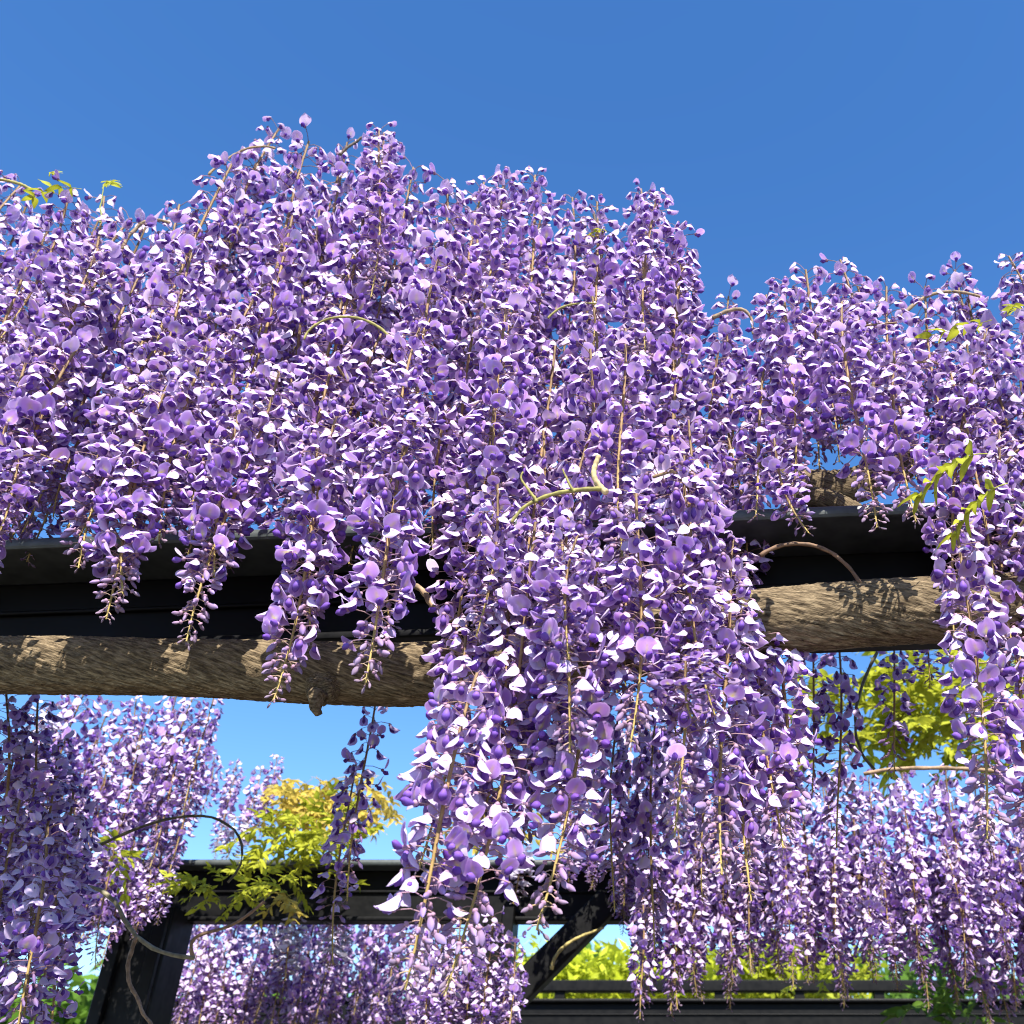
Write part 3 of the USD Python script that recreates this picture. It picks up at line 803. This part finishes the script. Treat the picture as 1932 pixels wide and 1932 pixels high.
GRN, BRN, GRY = (.25, .23, .06), (.17, .10, .055), (.08, .055, .035)
branch([(1435, 1048), (1480, 1028), (1530, 1028), (1580, 1052), (1622, 1100)], 1.36, .0035, .003, BRN, 'thin reddish twig arching across the black beam on the right')
branch([(965, 985), (1000, 950), (1045, 932), (1140, 922)], 1.14, .0022, .0036, GRN, 'pale green twig bending down over the middle heap')
branch([(1012, 948), (1000, 928), (985, 905), (990, 890)], 1.135, .0024, .0012, GRN, 'little side shoot rising from the pale green twig')
branch([(1085, 928), (1070, 905), (1062, 885)], 1.135, .0022, .0012, GRN, 'short curled shoot on the middle of the pale green twig')
branch([(1130, 860), (1122, 895), (1145, 930)], 1.14, .0035, .0045, (.45, .36, .18), 'short forked tan twig at the top of the pale green twig')
branch([(575, 640), (610, 605), (660, 598), (705, 612), (742, 640)], surface(650, 610) - .10, .002, .0028, GRN, 'olive green twig arching out of the flowers below the tallest peak')
branch([(1035, 600), (1060, 580), (1110, 572), (1150, 575)], surface(1090, 580) - .10, .0022, .0018, GRN, 'olive twig arching in the upper part of the middle heap')
branch([(-20, 338), (20, 342), (60, 358)], surface(20, 345) - .05, .0035, .0035, GRN, 'green twig at the crest at the left edge')
branch([(188, 420), (190, 385), (196, 348)], surface(195, 350) - .16, .0018, .0009, (.22, .26, .05), 'thin green shoot carrying the pale upright leaf spray on the left crest')
branch([(640, 292), (660, 275), (690, 255)], surface(660, 300) - .03, .0035, .003, GRY, 'dark twig beside the tallest peak against the sky')
branch([(395, 330), (430, 298), (470, 280), (520, 280)], surface(450, 300) - .02, .003, .0025, (.26, .18, .09), 'tan twig along the crest left of the tallest peak')
branch([(1120, 400), (1128, 440), (1135, 500), (1120, 540)], surface(1130, 450) - .06, .003, .004, GRY, 'dark twig in the notch between the middle and pointed crests')
branch([(760, 1102), (800, 1120), (825, 1150), (880, 1165)], 1.38, .004, .007, (.32, .22, .13), 'brown twig reaching out of the flowers before the beam left of the middle heap')
branch([(-40, 1605), (40, 1620), (130, 1665), (200, 1685), (250, 1760), (320, 1800), (365, 1808)], 2.2, .005, .004, (.22, .20, .13), 'brown vine shoot sagging from the left edge to the dark post')
branch([(365, 1808), (368, 1770), (420, 1752), (482, 1715), (500, 1700)], 2.3, .004, .003, (.26, .16, .10), 'reddish vine shoot rising to the lime leaf sprays')
branch([(258, 1768), (242, 1830), (260, 1890), (285, 1935)], 2.2, .0045, .003, (.25, .17, .11), 'thin dark vine shoot hanging before the dark post')
branch([(110, 1635), (230, 1575), (350, 1540), (430, 1555), (458, 1610), (430, 1665)], 2.3, .004, .0025, (.10, .09, .05), 'thin dark tendril arching before the left curtain')
branch([(1685, 1170), (1650, 1240), (1622, 1310), (1618, 1400), (1650, 1452)], 2.0, .004, .003, (.12, .11, .06), 'dark shoot curving down through the bright leaves at right')
branch([(1630, 1460), (1700, 1450), (1800, 1450), (1990, 1458)], 2.6, .005, .006, (.30, .20, .12), 'level brown branch below the bright leaves at right')
branch([(1040, 1830), (1060, 1790), (1100, 1765), (1140, 1750)], YM - .03, .006, .004, (.36, .30, .10), 'thin yellowish vine winding up the brace')
branch([(930, 1492), (960, 1488), (1000, 1480)], 1.7, .005, .005, (.42, .40, .15), 'pale green twig between the front racemes at lower centre')
for k, (x, y, x2, y2) in enumerate([(215, 470, 150, 620), (1580, 560, 1640, 720), (1345, 560, 1420, 590), (1700, 560, 1850, 520), (620, 480, 660, 620), (230, 430, 320, 380)]):
    labs = ['brown twig in the left heap above its long raceme', 'brown twig in the right heap behind the tan budded raceme',
            'brown twig in the dip between the middle and right heaps', 'brown twig under the crest at far right', 'dark twig in the shaded hollow of the tallest heap', 'brown twig in the dip between left heap and tallest heap']
    branch([(x, y + 40), ((x + x2) / 2 + 20, (y + y2) / 2 + 10), (x2, y2 + 40)], surface((x + x2) / 2, (y + y2) / 2) + .0, .0045, .003, (.24, .17, .10), labs[k])

# ------------------------------------------------------------------ trees far behind
def tree(px, py_top, Y, width, col, label, group, seed, n=9000, leafsize=.12):
    r = np.random.default_rng(seed)
    top = at(px, py_top, Y); h = top[2]
    root = thing('tree', label, 'tree', group, loc=(top[0], Y, 0))
    C = spline([(0, 0, 0), (.1, 0, h * .3), (-.05, .1, h * .6), (.05, 0, h * .85)], 14)
    parts = [(*tube(C, np.linspace(h * .035, h * .008, 14), 8), (.10, .075, .05))]
    for k in range(9):
        z = h * r.uniform(.25, .7); a = r.uniform(0, 6.28); l = width * r.uniform(.5, .9)
        parts.append((*tube(spline([(0, 0, z), (math.cos(a) * l * .5, math.sin(a) * l * .5, z + l * .25), (math.cos(a) * l, math.sin(a) * l, z + l * .6)], 7), np.linspace(h * .012, h * .003, 7), 5), (.10, .075, .05)))
    v, f, c = join(parts); put('trunk', v, f, M['branch'], root, c)
    cl = []
    for _ in range(46):
        d = r.normal(0, 1, 3); d /= np.linalg.norm(d)
        cl.append(d * r.uniform(.45, 1.0) * np.array([width, width, h * .42]) + np.array([0, 0, h * .55]))
    cl = np.array(cl); cr = r.uniform(.16, .34, len(cl)) * width
    k = r.integers(0, len(cl), n)
    d = r.normal(0, 1, (n, 3)); d /= np.linalg.norm(d, axis=1, keepdims=True)
    p = cl[k] + d * (cr[k] * r.uniform(.3, 1.05, n) ** .5)[:, None]
    p = p[p[:, 2] < h * 1.0]; n = len(p)
    a = r.normal(0, 1, (n, 3)); a /= np.linalg.norm(a, axis=1, keepdims=True)
    b = np.cross(a, r.normal(0, 1, (n, 3))); b /= np.linalg.norm(b, axis=1, keepdims=True)
    s = leafsize * r.uniform(.6, 1.3, n)[:, None]
    v = np.stack([p - a * s, p + b * s * .38, p + a * s, p - b * s * .38], 1).reshape(-1, 3)
    i = np.arange(n)[:, None] * 4
    f = np.vstack([i + [0, 1, 2], i + [0, 2, 3]])
    c = np.repeat(np.clip(np.array(col) * r.normal(1, .22, (n, 1)), 0, .8), 4, 0)
    put('crown', v, f, M['green'], root, c, smooth=False)


tree(140, 1790, 11, 1.6, (.10, .20, .02), 'green tree low behind the left curtain', None, 1)
tree(470, 1870, 13, 1.8, (.13, .25, .02), 'bright green tree low between the post and the hanging racemes', None, 2)
tree(790, 1850, 14, 2.2, (.08, .16, .02), 'dark green tree behind the racemes below the distant beam', None, 3)
tree(1070, 1785, 17, 1.6, (.08, .17, .02), 'green tree top seen behind the brace', None, 4)
tree(1400, 1800, 15, 2.4, (.14, .24, .02), 'light green tree behind the far double beam', None, 5)
tree(1750, 1780, 13, 2.2, (.08, .16, .02), 'green tree behind the curtain at the lower right', None, 6)


def clump(px0, px1, py0, py1, Y, n, col, label, seed, ls=.1, depth=.6):
    r = np.random.default_rng(seed)
    a, b = at(px0, py1, Y), at(px1, py0, Y)
    root = thing('wisteria_foliage', label, 'foliage', None)
    c0 = np.stack([r.uniform(a[0], b[0], 60), Y + r.uniform(-depth, depth), ] if 0 else [r.uniform(a[0], b[0], 60), Y + r.uniform(-depth, depth, 60), a[2] + (b[2] - a[2]) * r.uniform(0, .85, 60) ** .8], 1)
    k = r.integers(0, 60, n)
    d = r.normal(0, 1, (n, 3)); d /= np.linalg.norm(d, axis=1, keepdims=True)
    p = c0[k] + d * r.uniform(.02, .28, n)[:, None] * np.array([1.2, 1, .6])
    t = r.normal(0, 1, (n, 3)) * [1, 1, .5] + [0, 0, -.6]; t /= np.linalg.norm(t, axis=1, keepdims=True)
    w = np.cross(t, r.normal(0, 1, (n, 3))); w /= np.linalg.norm(w, axis=1, keepdims=True)
    s = ls * r.uniform(.7, 1.3, n)[:, None]
    v = np.stack([p - t * s, p + w * s * .3, p + t * s, p - w * s * .3], 1).reshape(-1, 3)
    i = np.arange(n)[:, None] * 4
    put('foliage', v, np.vstack([i + [0, 1, 2], i + [0, 2, 3]]), M['green'], root, np.repeat(np.clip(np.array(col) * r.normal(1, .15, (n, 1)), 0, .8), 4, 0), smooth=False)
    st = spline([(a[0], Y, a[2]), ((a[0] + b[0]) / 2, Y + .1, a[2] + .12), (b[0], Y, a[2] + .02)], 12)
    v, f = tube(st, .02, 6); put('vine_stem', v, f, M['branch'], root, (.2, .15, .1))


clump(1000, 1300, 1818, 1892, YF + 1.1, 3600, (.42, .47, .03), 'bright yellow green wisteria foliage on the far double beam', 21, .055)
clump(1300, 1600, 1800, 1892, YF + 1.2, 3400, (.40, .45, .03), 'yellow green wisteria foliage on the far beam behind the hanging racemes', 22, .055)
print(count, 'far', len(FAR))
